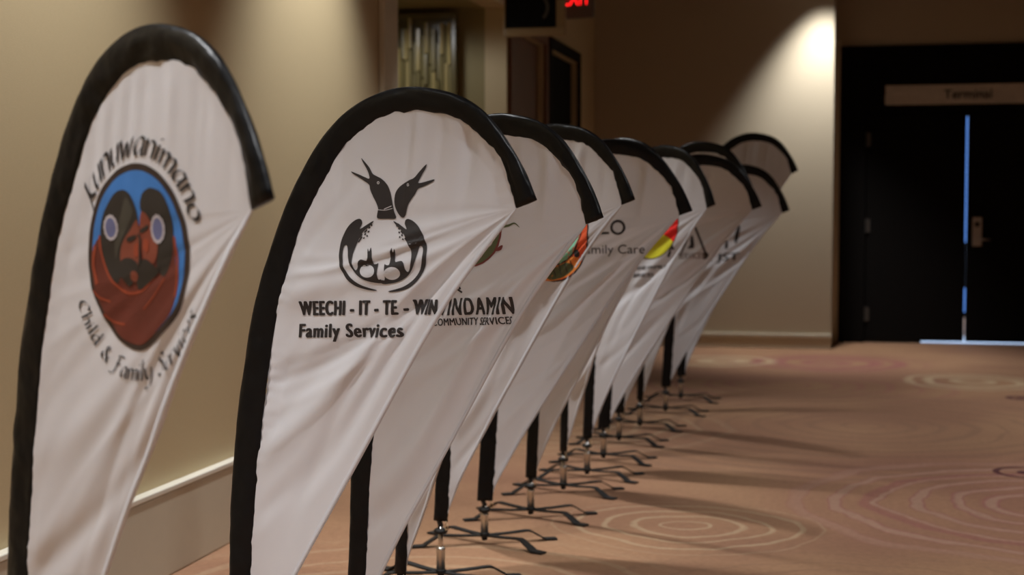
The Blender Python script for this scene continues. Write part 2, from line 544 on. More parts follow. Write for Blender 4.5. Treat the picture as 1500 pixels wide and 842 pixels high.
for i in range(15):
    z = .10 + rnd.random() * .15
    while z < 2.62:
        L, me = rnd.choice(meshes)
        if z + L > 2.66:
            L, me = meshes[0]
            if z + L > 2.68:
                break
        s = bpy.data.objects.new('glass_strip', me); C.objects.link(s); s.parent = gp
        s.location = (-.20 + sw * (i + .5), -.0 + rnd.choice((-.022, -.012, .004, .006)), z + L / 2)
        s.rotation_euler = (0, 0, rnd.uniform(-.35, .35))
        z += L + .008

# ------------------------------------------------------------------ hanging signs
hs = thing('hanging_sign', 'dark hanging sign with tan frame and grey crescent near the ceiling', 'sign', (-2.04, 9.8, 2.455))
b = bmesh.new()
add_box(b, -.195, .21, -.02, .02, 0, .055, .004); add_box(b, .15, .21, -.02, .02, .055, .34, .004)
add_box(b, -.205, -.195, -.02, .02, .0, .34, .004); add_box(b, -.195, .15, -.02, .02, .30, .34, .004)
from_bm('sign_frame', b, M['sign_tan'], hs)
b = bmesh.new(); add_box(b, -.195, .15, -.012, .012, .055, .30)
from_bm('sign_face', b, M['sign_black'], hs)
b = bmesh.new()
arc = [(math.cos(t), math.sin(t)) for t in [(-1.1 + 2.2 * i / 14) for i in range(15)]]
outer = [(.035 + .068 * c, .185 + .085 * s) for c, s in arc]
inner = [(.035 + .044 * c, .185 + .064 * s) for c, s in arc]
for i in range(14):
    b.faces.new([b.verts.new((p[0], -.0135, p[1])) for p in (outer[i], outer[i + 1], inner[i + 1], inner[i])])
bmesh.ops.remove_doubles(b, verts=b.verts[:], dist=1e-5)
o = from_bm('printed_crescent', b, M['sign_grey'], hs); o['label'] = 'faint grey crescent mark'
for x in (-.15, .17):
    b = bmesh.new(); add_tube(b, [(x, 0, .34), (x, 0, CEIL - 2.455)], .006, 8)
    from_bm('hanger_rod', b, M['steel'], hs)

es = thing('exit_sign', 'glowing red exit sign half hidden behind the dark hanging sign', 'sign', (-2.18, 12.3, 2.89), -.25)
b = bmesh.new(); add_box(b, -.17, .13, -.02, .02, 0, .27, .006)
from_bm('sign_housing', b, M['exit_box'], es)
b = text_bm('EXIT', .19, 0, sx=.66, align='CENTER')
for v in b.verts:
    v.co = Vector((-.02 + v.co.x, -.0215, .105 + v.co.y))
o = from_bm('lit_letters', b, M['exit_red'], es); o['label'] = 'glowing red letters'
b = bmesh.new(); add_tube(b, [(-.02, 0, .27), (-.02, 0, CEIL - 2.89)], .012, 8)
from_bm('hanger_rod', b, M['exit_box'], es)

# ------------------------------------------------------------------ downlights and added hall fill
def downlight(x, y, watts, half, blend, label, group, z=CEIL):
    t = thing('downlight', label, 'light', (x, y, z), 0, group)
    b = bmesh.new()
    add_lathe(b, [(.085, -.001), (.09, -.012), (.06, -.014), (.055, -.002)], 24)
    from_bm('trim_ring', b, M['paint_white'], t)
    b = bmesh.new(); add_lathe(b, [(.054, -.010), (.054, -.004)], 20)
    from_bm('lens', b, M['lens'], t)
    ld = bpy.data.lights.new('spot', 'SPOT')
    ld.energy = watts; ld.color = LIGHT_COLOR; ld.spot_size = math.radians(2 * half); ld.spot_blend = blend
    ld.shadow_soft_size = .07 if group == 'wall washing downlights' else .14
    lo = bpy.data.objects.new('spot', ld); C.objects.link(lo); lo.parent = t
    lo.location = (0, 0, -.03)
for x, y, w, h, bl in WASH:
    where = 'beside the double door recess' if y > 13 else 'close to the left wall, %s' % {-0.55: 'behind the camera', 1.75: 'beside the nearest flag', 4.08: 'beside the WINDAMIN flag', 6.40: 'beside the middle of the row', 8.73: 'next to the niche'}[y]
    downlight(x, y, w, h, bl, 'round recessed ceiling downlight ' + where, 'wall washing downlights')
for x, y, w, h, bl in HALL_FILL:
    where = {-1.2: 'behind the camera', 1.6: 'right of the nearest flag', 4.6: 'right of the near stands', 7.6: 'above the maroon carpet ring', 11.0: 'nearest the double doors'}[y]
    downlight(x, y, w, h, bl, 'added fill downlight over the open floor, ' + where, 'added hall fill lamps')
downlight(-2.98, 9.5, 22, 86, .3, 'round recessed downlight under the niche soffit', None, NZ)

# ------------------------------------------------------------------ teardrop flags
OUT = [(-.046, .17), (-.037, .32), (-.0298, .4545), (-.0231, .6406), (-.0023, .8309), (.0161, .9375), (.0414, 1.0653), (.0747, 1.1671), (.1188, 1.2745), (.1752, 1.3806),
       (.2393, 1.4670), (.3108, 1.5248), (.3885, 1.5562), (.4559, 1.5647), (.5229, 1.5572), (.5886, 1.5377), (.6451, 1.5004), (.6929, 1.4427), (.7322, 1.3816), (.7598, 1.3224)]
INN = [(.012, .17), (.021, .32), (.0286, .4609), (.0416, .6461), (.0716, .8730), (.0897, .9798), (.1075, 1.0673), (.1402, 1.1759), (.1779, 1.2747), (.2295, 1.3574),
       (.2837, 1.4362), (.3449, 1.4824), (.3969, 1.5075), (.4523, 1.5147), (.5144, 1.5114), (.5722, 1.4982), (.6209, 1.4656), (.6770, 1.4105), (.7008, 1.3509), (.7134, 1.3048)]
EDGE = [(.018, .215), (.06, .30), (.1579, .4751), (.3512, .7913), (.5465, 1.0947), (.7134, 1.3048)]
TIPZ = 1.3224

def catmull(pts, n, closed=False):
    P = [Vector((p[0], p[1], 0)) for p in pts]
    N = len(P); segs = N if closed else N - 1
    out = []
    for i in range(segs):
        p0 = P[(i - 1) % N] if closed else P[max(i - 1, 0)]
        p1 = P[i]; p2 = P[(i + 1) % N]
        p3 = P[(i + 2) % N] if closed else P[min(i + 2, N - 1)]
        for k in range(n):
            t = k / n
            q = .5 * ((2 * p1) + (p2 - p0) * t + (2 * p0 - 5 * p1 + 4 * p2 - p3) * t * t + (3 * p1 - p0 - 3 * p2 + p3) * t ** 3)
            out.append((q.x, q.y))
    if not closed:
        out.append((P[-1].x, P[-1].y))
    return out

def resample(pts, n):
    d = [0]
    for a, c in zip(pts[:-1], pts[1:]):
        d.append(d[-1] + math.hypot(c[0] - a[0], c[1] - a[1]))
    out = []; j = 0
    for i in range(n):
        t = d[-1] * i / (n - 1)
        while j < len(d) - 2 and d[j + 1] < t:
            j += 1
        f = (t - d[j]) / max(1e-9, d[j + 1] - d[j])
        out.append((pts[j][0] + (pts[j + 1][0] - pts[j][0]) * f, pts[j][1] + (pts[j + 1][1] - pts[j][1]) * f))
    return out

class Shape:
    """outline of one flag in its own plane plus its folds"""
    def __init__(self, tipz, arch, sx, seed, amp=1.0, lift=0.0):
        zb = .17 + lift
        k = (tipz - zb) / (TIPZ - .17)
        def mp(p):
            z = zb + (p[1] - .17) * k if p[1] <= TIPZ else tipz + (p[1] - TIPZ) * arch
            return (p[0] * sx, z)
        self.out = [mp(p) for p in catmull(OUT, 8)]
        self.inn = [mp(p) for p in catmull(INN, 8)]
        self.edge = [mp(p) for p in catmull(EDGE, 8)]
        self.tip = self.inn[-1]
        r = random.Random(seed)
        self.seed = seed
        self.cr = []
        # tension creases that run from the tip down along the free edge; the angle is measured from the edge
        for a0, w, am in ((.05, .03, .006), (.13, .035, .008), (.24, .045, .007), (.36, .05, .006), (.50, .05, .0045), (.68, .06, .003), (.9, .07, .002)):
            self.cr.append((a0 + r.uniform(-.03, .03), w * r.uniform(.8, 1.3), am * r.uniform(1.2, 2.1) * amp * r.choice((1, 1, -1)), r.uniform(.12, .4), r.uniform(.55, 1.1)))
        for _ in range(7):
            self.cr.append((r.uniform(.03, .75), r.uniform(.016, .026), r.uniform(.002, .0042) * amp * r.choice((1, -1)), 0, r.uniform(.6, 1.1)))
        e = self.edge[-9]
        self.a_edge = math.atan2(e[1] - self.tip[1], e[0] - self.tip[0])
        self.inn_s = resample(self.inn, 70)
        self.amp = amp
        self.top = [(r.uniform(.27, .68), r.uniform(.010, .02), r.uniform(.004, .009) * r.choice((1, -1))) for _ in range(11)]
        self.diag = [(r.uniform(0, 1.15), r.uniform(.02, .04), r.uniform(.5, 1) * r.choice((1, -1)) * .0065) for _ in range(11)]
    def disp(self, u, z):
        du, dz = u - self.tip[0], z - self.tip[1]
        r = math.hypot(du, dz)
        ang = self.a_edge - math.atan2(dz, du)
        ang = (ang + 2 * PI) % (2 * PI)
        if ang > PI:
            ang -= 2 * PI
        y = 0.0
        rr = min(1, r / .30) ** 1.3
        for a, w, am, r0, r1 in self.cr:
            g = math.exp(-((ang - a - .10 * math.sin(r * 4 + am * 900)) / w) ** 2)
            fall = rr * math.exp(-(max(0, r - r1) / .35) ** 2)
            y += am * g * fall
        # vertical gathers hanging from the top of the arch
        top = self.tip[1] + .20
        for c, w, am in self.top:
            y += self.amp * am * math.exp(-((u - c - (z - top) * .12) / w) ** 2) * math.exp(-((z - top) / .15) ** 2)
        # pulls running up from the pole, parallel to the free edge
        q = z - u * 1.05
        for c, w, am in self.diag:
            y += self.amp * am * math.exp(-((q - c) / w) ** 2) * math.exp(-(u / .30) ** 2)
        y += .010 * self.amp * noise.noise(Vector((u * 2.2, z * 2.2, self.seed * 3.1)))
        dmin = 9
        for p in self.inn_s:
            d = (p[0] - u) ** 2 + (p[1] - z) ** 2
            if d < dmin:
                dmin = d
        return y * min(1, (math.sqrt(dmin) + .004) / .045)

def cloth_bm(S, ns, nt):
    P = resample(S.inn, ns); Q = resample(S.edge, ns)
    bm = bmesh.new(); rows = []
    # the first rows are pinned to the start of the free edge
    for i in range(ns):
        row = []
        for j in range(nt):
            t = j / (nt - 1)
            u = P[i][0] + (Q[i][0] - P[i][0]) * t
            z = P[i][1] + (Q[i][1] - P[i][1]) * t
            row.append(bm.verts.new((u, S.disp(u, z), z)))
        rows.append(row)
    for i in range(ns - 1):
        for j in range(nt - 1):
            bm.faces.new((rows[i][j], rows[i + 1][j], rows[i + 1][j + 1], rows[i][j + 1]))
    bmesh.ops.remove_doubles(bm, verts=bm.verts[:], dist=1e-5)
    return bm

def sleeve_bm(S, ns, seed):
    O = resample(S.out, ns); I = resample(S.inn, ns)
    n = 16
    bm = bmesh.new(); rings = []
    for i in range(ns):
        o = Vector((O[i][0], 0, O[i][1])); q = Vector((I[i][0], 0, I[i][1]))
        s = i / (ns - 1) * 2.3
        q = q + (q - o).normalized() * (.0055 * noise.noise(Vector((s * 34, seed, 1))) + .003)
        a = (q - o) / 2; c = (o + q) / 2
        ring = []
        for k in range(n):
            ph = 2 * PI * k / n
            cx = math.cos(ph)
            th = .0135 * (.62 - .38 * cx)
            y = th * math.sin(ph)
            p = c + a * cx
            w = noise.noise(Vector((s * 22 + cx * 3, cx * 2 + seed, math.sin(ph) * 2))) * .0046 + noise.noise(Vector((s * 7, cx * 1.2 + seed, 5))) * .0035
            p.y = y + w * (1 if math.sin(ph) > 0 else -1) * abs(math.sin(ph))
            ring.append(bm.verts.new(p))
        rings.append(ring)
    for r0, r1 in zip(rings[:-1], rings[1:]):
        for k in range(n):
            bm.faces.new((r0[k], r0[(k + 1) % n], r1[(k + 1) % n], r1[k]))
    bm.faces.new(rings[0][::-1]); bm.faces.new(rings[-1])
    return bm

# ---- stand meshes shared by all flags
def stand_meshes():
    d = {}
    b = bmesh.new()
    # one flat bar: level out from the hub, then bent down to a flat foot
    prof = [(.008, .034), (.09, .037), (.170, .043), (.186, .041), (.232, .014), (.244, .006), (.292, .005)]
    wid = [.013, .013, .0135, .015, .020, .021, .018]
    rows = []
    for (r, z), w in zip(prof, wid):
        rows.append([b.verts.new((r, -w, z + .003)), b.verts.new((r, w, z + .003)), b.verts.new((r, w, z - .003)), b.verts.new((r, -w, z - .003))])
    for a, c in zip(rows[:-1], rows[1:]):
        for k in range(4):
            b.faces.new((a[k], a[(k + 1) % 4], c[(k + 1) % 4], c[k]))
    b.faces.new(rows[0][::-1]); b.faces.new(rows[-1])
    d['leg'] = (b, M['iron'], False)
    b = bmesh.new(); add_lathe(b, [(.009, .014), (.012, .018), (.012, .027), (.018, .029), (.019, .042), (.017, .045)], 20)
    d['hub'] = (b, M['iron'], False)
    b = bmesh.new(); add_lathe(b, [(.0155, .045), (.0155, .110), (.0165, .112), (.0165, .118), (.012, .123), (.010, .124)], 20)
    d['socket'] = (b, M['chrome'], True)
    b = bmesh.new(); add_lathe(b, [(.009, .050), (.009, .150)], 16)
    d['spindle'] = (b, M['chrome'], True)
    b = bmesh.new(); add_lathe(b, [(.012, .124), (.022, .127), (.025, .134), (.022, .141), (.012, .145)], 20)
    d['collar'] = (b, M['rubber'], True)
    b = bmesh.new()
    loop = [(.028 + .007 * math.cos(t), -.004, .152 + .009 * math.sin(t)) for t in [2 * PI * k / 12 for k in range(13)]]
    add_tube(b, loop, .0018, 6, False)
    add_tube(b, [(.028, -.004, .161), (.025, -.002, .172)], .0018, 6)
    add_tube(b, [(.028, -.004, .143), (.022, -.002, .138)], .0018, 6)
    d['hook'] = (b, M['brass'], True)
    out = {}
    for k, (b, m, sm) in d.items():
        bmesh.ops.recalc_face_normals(b, faces=b.faces[:])
        if sm:
            for f in b.faces:
                f.smooth = True
        me = bpy.data.meshes.new(k); b.to_mesh(me); b.free(); me.materials.append(m); out[k] = me
    return out
STAND = stand_meshes()
LEGS = [27.5, -26.5, -152.5, 152.5]

def make_flag(x, y, rotdeg, tipz, label, seed, arch=1.1, sx=1.0, lift=0.0, res=(130, 48), amp=1.0, legrot=0.0):
    S = Shape(tipz, arch, sx, seed, amp, lift)
    root = thing('teardrop_flag', label, 'flag', (x, y, 0), math.radians(rotdeg), 'teardrop banner flags in a row along the hall')
    # shift so that the pole foot (local u of the pole at the base) stands on the hub
    du = .017
    cl = from_bm('cloth', cloth_bm(S, *res), M['cloth'], root, True, recalc=False)
    b = bmesh.new()
    hp = resample(S.edge, 70)
    prev = None
    for i, p in enumerate(hp):
        a = hp[max(i - 1, 0)]; c = hp[min(i + 1, len(hp) - 1)]
        tx, tz = c[0] - a[0], c[1] - a[1]
        l = math.hypot(tx, tz)
        w = .011 * min(1, i / 6, (len(hp) - 1 - i) / 4 + .15)
        q = (p[0] - tz / l * w, p[1] + tx / l * w)
        yp, yq = S.disp(*p), S.disp(*q)
        row = [b.verts.new((p[0], yp + .0012, p[1])), b.verts.new((p[0] + .0006, yp - .0016, p[1])), b.verts.new((q[0], yq - .0020, q[1])), b.verts.new((q[0], yq - .0003, q[1]))]
        if prev:
            for k in range(3):
                b.faces.new((prev[k], prev[k + 1], row[k + 1], row[k]))
        prev = row
    hem = from_bm('hem', b, M['cloth'], cl, True)
    sl = from_bm('sleeve', sleeve_bm(S, 150 if res[0] > 100 else 90, seed), M['nylon'], root, True)
    O = resample(S.out, 40); I = resample(S.inn, 40)
    pts = [(-du - .001, 0, .1415 + lift), (-du, 0, .155 + lift)] + [(O[i][0] * .6 + I[i][0] * .4, 0, O[i][1] * .6 + I[i][1] * .4) for i in range(0, 39)]
    b = bmesh.new(); add_tube(b, pts, [.0095] * 3 + [.0062 - .003 * i / (len(pts) - 3) for i in range(len(pts) - 3)], 10)
    from_bm('pole', b, M['pole'], root, True)
    for k, me in STAND.items():
        if k == 'leg':
            for a in LEGS:
                o = new_obj('leg', me, None, root)
                o.location = (-du, 0, 0)
                o.rotation_euler = (0, 0, math.radians(a - rotdeg + legrot))
        else:
            o = new_obj(k, me, None, root)
            o.location = (-du, 0, lift if k in ('collar', 'hook', 'spindle') else 0)
            if k == 'socket':
                o['label'] = 'shiny chrome socket'
    return root, S, cl

# ---- flat print laid on the cloth
def lay(S, cl, bm, name, mat, layer=1, label=None, maxlen=.007):
    """bm holds flat shapes with x = u and y = z of the flag plane; drape them on the cloth"""
    bmesh.ops.triangulate(bm, faces=bm.faces[:])
    for _ in range(6):
        long_e = [e for e in bm.edges if e.calc_length() > maxlen]
        if not long_e:
            break
        bmesh.ops.subdivide_edges(bm, edges=long_e, cuts=1)
        bmesh.ops.triangulate(bm, faces=bm.faces[:])
    if not hasattr(S, 'tree'):
        me = cl.data
        S.tree = BVHTree.FromPolygons([v.co[:] for v in me.vertices], [p.vertices[:] for p in me.polygons])
    for v in bm.verts:
        u, z = v.co.x, v.co.y
        hit = S.tree.ray_cast(Vector((u, -.5, z)), Vector((0, 1, 0)))[0]
        y = hit.y if hit is not None else S.disp(u, z)
        v.co = Vector((u, y - .0011 - .0003 * layer - v.co.z, z))
    for f in bm.faces:
        f.smooth = True
    for f in bm.faces:
        f.normal_update()
    fl = [f for f in bm.faces if f.normal.y > 0]
    bmesh.ops.reverse_faces(bm, faces=fl)
    o = from_bm(name, bm, mat, cl, True, recalc=False)
    if label:
        o['label'] = label
    return o

def poly(bm, pts, smooth=4):
    P = catmull(pts, smooth, True) if smooth else pts
    vs = [Vector((p[0], p[1], 0)) for p in P]
    tri = tessellate_polygon([vs])
    bv = [bm.verts.new(v) for v in vs]
    for t in tri:
        try:
            bm.faces.new([bv[i] for i in t])
        except ValueError:
            pass

def ell(cx, cy, rx, ry, n=28, rot=0.0):
    return [(cx + rx * math.cos(t) * math.cos(rot) - ry * math.sin(t) * math.sin(rot), cy + rx * math.cos(t) * math.sin(rot) + ry * math.sin(t) * math.cos(rot)) for t in [2 * PI * k / n for k in range(n)]]

def ring(bm, cx, cy, r0, r1, n=36, a0=0, a1=2 * PI):
    full = abs(a1 - a0 - 2 * PI) < 1e-6
    A = [a0 + (a1 - a0) * k / n for k in range(n + (0 if full else 1))]
    vo = [bm.verts.new((cx + r1 * math.cos(a), cy + r1 * math.sin(a), 0)) for a in A]
    vi = [bm.verts.new((cx + r0 * math.cos(a), cy + r0 * math.sin(a), 0)) for a in A]
    for k in range(n):
        k2 = (k + 1) % len(A)
        bm.faces.new((vo[k], vo[k2], vi[k2], vi[k]))

def stroke(bm, pts, w, smooth=5):
    P = catmull(pts, smooth) if smooth and len(pts) > 2 else pts
    L, R = [], []
    for i, p in enumerate(P):
        a = P[max(i - 1, 0)]; c = P[min(i + 1, len(P) - 1)]
        tx, ty = c[0] - a[0], c[1] - a[1]
        l = math.hypot(tx, ty) or 1
        ww = w if not callable(w) else w(i / (len(P) - 1))
        L.append(bm.verts.new((p[0] - ty / l * ww / 2, p[1] + tx / l * ww / 2, 0)))
        R.append(bm.verts.new((p[0] + ty / l * ww / 2, p[1] - tx / l * ww / 2, 0)))
    for i in range(len(P) - 1):
        bm.faces.new((L[i], L[i + 1], R[i + 1], R[i]))

def text_on(bm_text, u, z, rot=0.0):
    c, s = math.cos(rot), math.sin(rot)
    for v in bm_text.verts:
        x, y = v.co.x, v.co.y
        v.co = Vector((u + x * c - y * s, z + x * s + y * c, v.co.z))
    return bm_text

def fit_text(body, u0, z0, u1, z1, cap, bold=.0, shear=0.0, spacing=1.0):
    """one line of lettering whose baseline runs from (u0, z0) to (u1, z1) with the given capital height"""
    b = text_bm(body, cap / .70, 0, shear, spacing=spacing)
    x0 = min(v.co.x for v in b.verts); x1 = max(v.co.x for v in b.verts)
    w = math.hypot(u1 - u0, z1 - z0)
    d = bold * cap
    for v in b.verts:
        v.co.x = d + (v.co.x - x0) * (w - 2 * d) / (x1 - x0)
    if d > 0:                                   # thicken: the same outline again, shifted a little each way
        src = b.copy()
        for k, (sx, sy) in enumerate(((-1, 0), (1, 0), (-.5, -.35), (.5, .35), (.5, -.35), (-.5, .35))):
            c = src.copy()
            for v in c.verts:
                v.co.x += sx * d; v.co.y += sy * d; v.co.z = .00003 * (k + 1)
            join(b, c)
        src.free()
    return text_on(b, u0, z0, math.atan2(z1 - z0, u1 - u0))

def join(a, c):
    me = bpy.data.meshes.new('tmp'); c.to_mesh(me); c.free(); a.from_mesh(me); bpy.data.meshes.remove(me)

# broad-nib letters: polylines in units of the x-height
GL = {
 'n': (.62, [[(0, 1), (.02, 0)], [(.02, .6), (.25, .98), (.5, .9), (.55, .55), (.55, 0)]]),
 'u': (.62, [[(0, 1), (0, .3), (.2, 0), (.55, .45)], [(.55, 1), (.55, 0)]]),
 'w': (.95, [[(0, 1), (.2, 0), (.42, .8), (.62, 0), (.88, 1)]]),
 'a': (.66, [[(.55, .9), (.25, 1), (0, .45), (.2, 0), (.55, .55)], [(.55, 1), (.55, .12), (.64, 0)]]),
 'i': (.22, [[(.05, 1), (.05, 0)], [(.05, 1.42), (.07, 1.34)]]),
 'm': (.98, [[(0, 1), (.02, 0)], [(.02, .6), (.22, .98), (.42, .88), (.45, .5), (.45, 0)], [(.45, .6), (.65, .98), (.86, .88), (.9, .5), (.9, 0)]]),
 'o': (.64, [[(.3, 1), (.03, .75), (.03, .25), (.3, 0), (.57, .25), (.57, .75), (.3, 1)]]),
 'K': (.75, [[(.2, 1.25), (.15, .3), (-.05, -.45), (-.35, -.75)], [(.7, 1.15), (.22, .55), (.45, .15), (.75, 0)]]),
 'C': (.85, [[(.8, 1.35), (.5, 1.7), (.1, 1.2), (.05, .5), (.4, 0), (.8, .25)]]),
 'h': (.62, [[(.02, 1.8), (.02, 0)], [(.02, .6), (.25, .98), (.5, .9), (.55, .55), (.55, 0)]]),
 'l': (.2, [[(.05, 1.8), (.05, 0)]]),
 'd': (.66, [[(.55, .9), (.25, 1), (0, .45), (.2, 0), (.55, .55)], [(.57, 1.8), (.55, .12), (.64, 0)]]),
 '&': (.95, [[(.85, 0), (.3, 1.0), (.3, 1.5), (.5, 1.5), (.5, 1.1), (.05, .5), (.2, .02), (.55, .1), (.85, .7)]]),
 'F': (.85, [[(.3, 1.65), (.25, .4), (.05, -.3), (-.25, -.35)], [(.0, 1.5), (.4, 1.7), (.9, 1.72)], [(.1, .85), (.65, .95)]]),
 'y': (.62, [[(0, 1), (.05, .3), (.25, .1), (.55, .5)], [(.57, 1), (.5, -.2), (.25, -.65), (-.05, -.6)]]),
 'S': (.75, [[(.68, 1.5), (.4, 1.7), (.12, 1.35), (.5, .85), (.55, .3), (.25, 0), (-.02, .2)]]),
 'e': (.58, [[(.05, .5), (.45, .65), (.35, 1), (.05, .7), (.05, .2), (.25, 0), (.5, .2)]]),
 'r': (.48, [[(0, 1), (.02, 0)], [(.02, .55), (.22, .95), (.45, .95)]]),
 'v': (.55, [[(0, 1), (.22, 0), (.5, 1)]]),
 'c': (.55, [[(.5, .85), (.25, 1), (.02, .5), (.2, 0), (.5, .2)]]),
 's': (.5, [[(.42, .9), (.18, 1), (.06, .72), (.4, .35), (.25, 0), (0, .1)]]),
 ' ': (.45, []),
}
def nib_arc(bm, text, cx, cz, R, a0, a1, xh, inward=False, nib=.17, shear=.25, narrow=1.0):
    adv = sum(GL[c][0] + .16 for c in text)
    pos = 0
    na = math.radians(38)
    nv = (math.cos(na) * nib * narrow, math.sin(na) * nib)
    for c in text:
        w, strokes = GL[c]
        for st in strokes:
            P = catmull(st, 5) if len(st) > 2 else [(st[0][0] + (st[1][0] - st[0][0]) * k / 6, st[0][1] + (st[1][1] - st[0][1]) * k / 6) for k in range(7)]
            rows = []
            for p in P:
                pr = []
                for s in (-.5, .5):
                    x = pos + p[0] + p[1] * shear + nv[0] * s
                    y = p[1] + nv[1] * s
                    a = a0 + (a1 - a0) * x / adv
                    r = R - y * xh if inward else R + y * xh
                    pr.append(bm.verts.new((cx + r * math.cos(a), cz + r * math.sin(a), 0)))
                rows.append(pr)
            for p, q in zip(rows[:-1], rows[1:]):
                bm.faces.new((p[0], q[0], q[1], p[1]))
        pos += w + .16

# ------------------------------------------------------------------ flag 1: oval painting
FINE = (230, 90)
fl, S, cl = make_flag(-1.393, 2.30, -32.54, 1.318, 'nearest white teardrop flag with a blue and red oval painting of two faces', 11, arch=1.06, res=FINE, amp=.34)
def em1(p):
    return (.411 + (p[0] - 200) * .00196, 1.23 - (p[1] - 376) * .001033)
def shp(pts, name, mat, layer, smooth=4, label=None):
    b = bmesh.new(); poly(b, [em1(p) for p in pts], smooth); return lay(S, cl, b, name, M[mat], layer, label)
oval = [(199.5 + 74.5 * math.cos(t), 376 - 136.5 * math.sin(t)) for t in [PI * k / 12 for k in range(13)]] + [(125.5, 402), (131, 431), (147, 467), (166, 495), (190, 511), (214, 510), (242, 481), (263, 448), (271, 412)]
shp(oval, 'emblem_rim', 'p_brown', 0, label='dark brown oval rim of the printed painting')
shp([(200 + (x - 200) * .91, 376 + (y - 376) * .925) for x, y in oval], 'emblem_sky', 'p_blue', 1, label='blue ground of the printed painting')
shp([(142, 350), (132, 372), (131, 400), (138, 435), (153, 466), (172, 493), (190, 503), (212, 502), (236, 475), (252, 450), (257, 420), (255, 380), (252, 345), (235, 330), (205, 330), (165, 335)], 'emblem_blanket', 'p_blanket', 2, label='dark red blanket of the printed painting')
shp([(181, 278), (191, 283), (199, 298), (203, 320), (200, 345), (188, 372), (178, 405), (168, 419), (152, 398), (146, 370), (146, 340), (151, 314), (162, 293), (171, 282)], 'emblem_hair', 'p_hair', 3, label='black hair of the left painted figure')
shp([(224, 276), (239, 284), (249, 308), (253, 340), (251, 370), (240, 402), (229, 390), (231, 360), (222, 325), (208, 308), (209, 288), (215, 279)], 'emblem_hair', 'p_hair', 3, label='black hair of the right painted figure')
shp([(186, 290), (192, 296), (196, 312), (186, 335), (174, 362), (168, 380), (168, 352), (177, 318)], 'emblem_sheen', 'p_hair_sheen', 4, label='lighter lock on the left painted head')
shp([(202, 322), (205, 343), (207, 368), (202, 388), (190, 386), (177, 384), (176, 368), (181, 353), (191, 338)], 'emblem_face', 'p_face', 5, label='brown left face of the painting')
shp([(209, 311), (219, 318), (229, 345), (231, 368), (224, 386), (213, 383), (208, 362), (205, 340)], 'emblem_face', 'p_face2', 5, label='orange brown right face of the painting')
shp([(178, 382), (190, 378), (201, 384), (203, 394), (198, 408), (190, 420), (182, 412), (175, 398)], 'emblem_beard', 'p_hair', 6, label='black beard of the left painted face')
shp([(206, 382), (215, 379), (226, 388), (232, 396), (220, 410), (204, 424), (200, 412), (203, 396)], 'emblem_beard', 'p_hair', 6, label='black beard of the right painted face')
shp([(193, 399), (199, 397), (203, 404), (199, 413), (193, 410)], 'emblem_hand', 'p_face', 7)
shp([(187, 349), (200, 344), (199, 350), (189, 355)], 'emblem_eye', 'p_hair', 7)
shp([(206, 337), (218, 329), (218, 335), (209, 341)], 'emblem_eye', 'p_hair', 7)
shp([(197, 360), (203, 356), (205, 372), (198, 376)], 'emblem_cheek', 'p_orange', 7)
shp([(212, 350), (218, 352), (218, 368), (211, 364)], 'emblem_cheek', 'p_orange', 7)
for cx, cy, rx, ry in ((163, 334, 10.5, 18.5), (232, 335, 9.5, 20)):
    shp([(cx + rx * (1 + .07 * (k % 2)) * math.cos(2 * PI * k / 26), cy + ry * (1 + .07 * (k % 2)) * math.sin(2 * PI * k / 26)) for k in range(26)], 'emblem_rosette', 'p_pale', 7, 0, 'pale rim of the painted rosette')
    shp(ell(cx, cy, rx * .76, ry * .80), 'emblem_rosette', 'p_rosette', 8, 0, 'grey blue middle of the painted rosette')
b = bmesh.new(); stroke(b, [em1(p) for p in ((204, 342), (206, 352), (205, 364), (206, 376), (205, 388))], .0055)
lay(S, cl, b, 'emblem_profile_line', M['p_hair'], 8, 'dark line between the two painted profiles')
b = bmesh.new()
for pts, w in (([(144, 346), (147, 375), (156, 402), (170, 420), (187, 430), (206, 425), (226, 402)], .0055), ([(254, 345), (258, 385), (256, 430)], .006),
               ([(134, 430), (143, 440), (160, 445)], .004), ([(150, 465), (164, 475), (182, 477)], .004), ([(137, 362), (133, 392), (140, 420)], .009), ([(240, 405), (226, 430), (210, 452)], .003)):
    stroke(b, [em1(p) for p in pts], w)
lay(S, cl, b, 'emblem_folds', M['p_orange'], 4, 'orange fold lines of the painted blanket')
b = bmesh.new()
nib_arc(b, 'Kunuwanimano', .413, 1.225, .158, math.radians(149), math.radians(20), .027, False, .23, .22)
lay(S, cl, b, 'printed_lettering', M['ink'], 1, 'black calligraphic name curved over the oval painting')
b = bmesh.new()
nib_arc(b, 'Child & Family Services', .405, 1.235, .193, math.radians(205), math.radians(334), .0175, True, .23, .2)
lay(S, cl, b, 'printed_lettering', M['ink'], 1, 'smaller black calligraphic lettering curved under the oval painting')

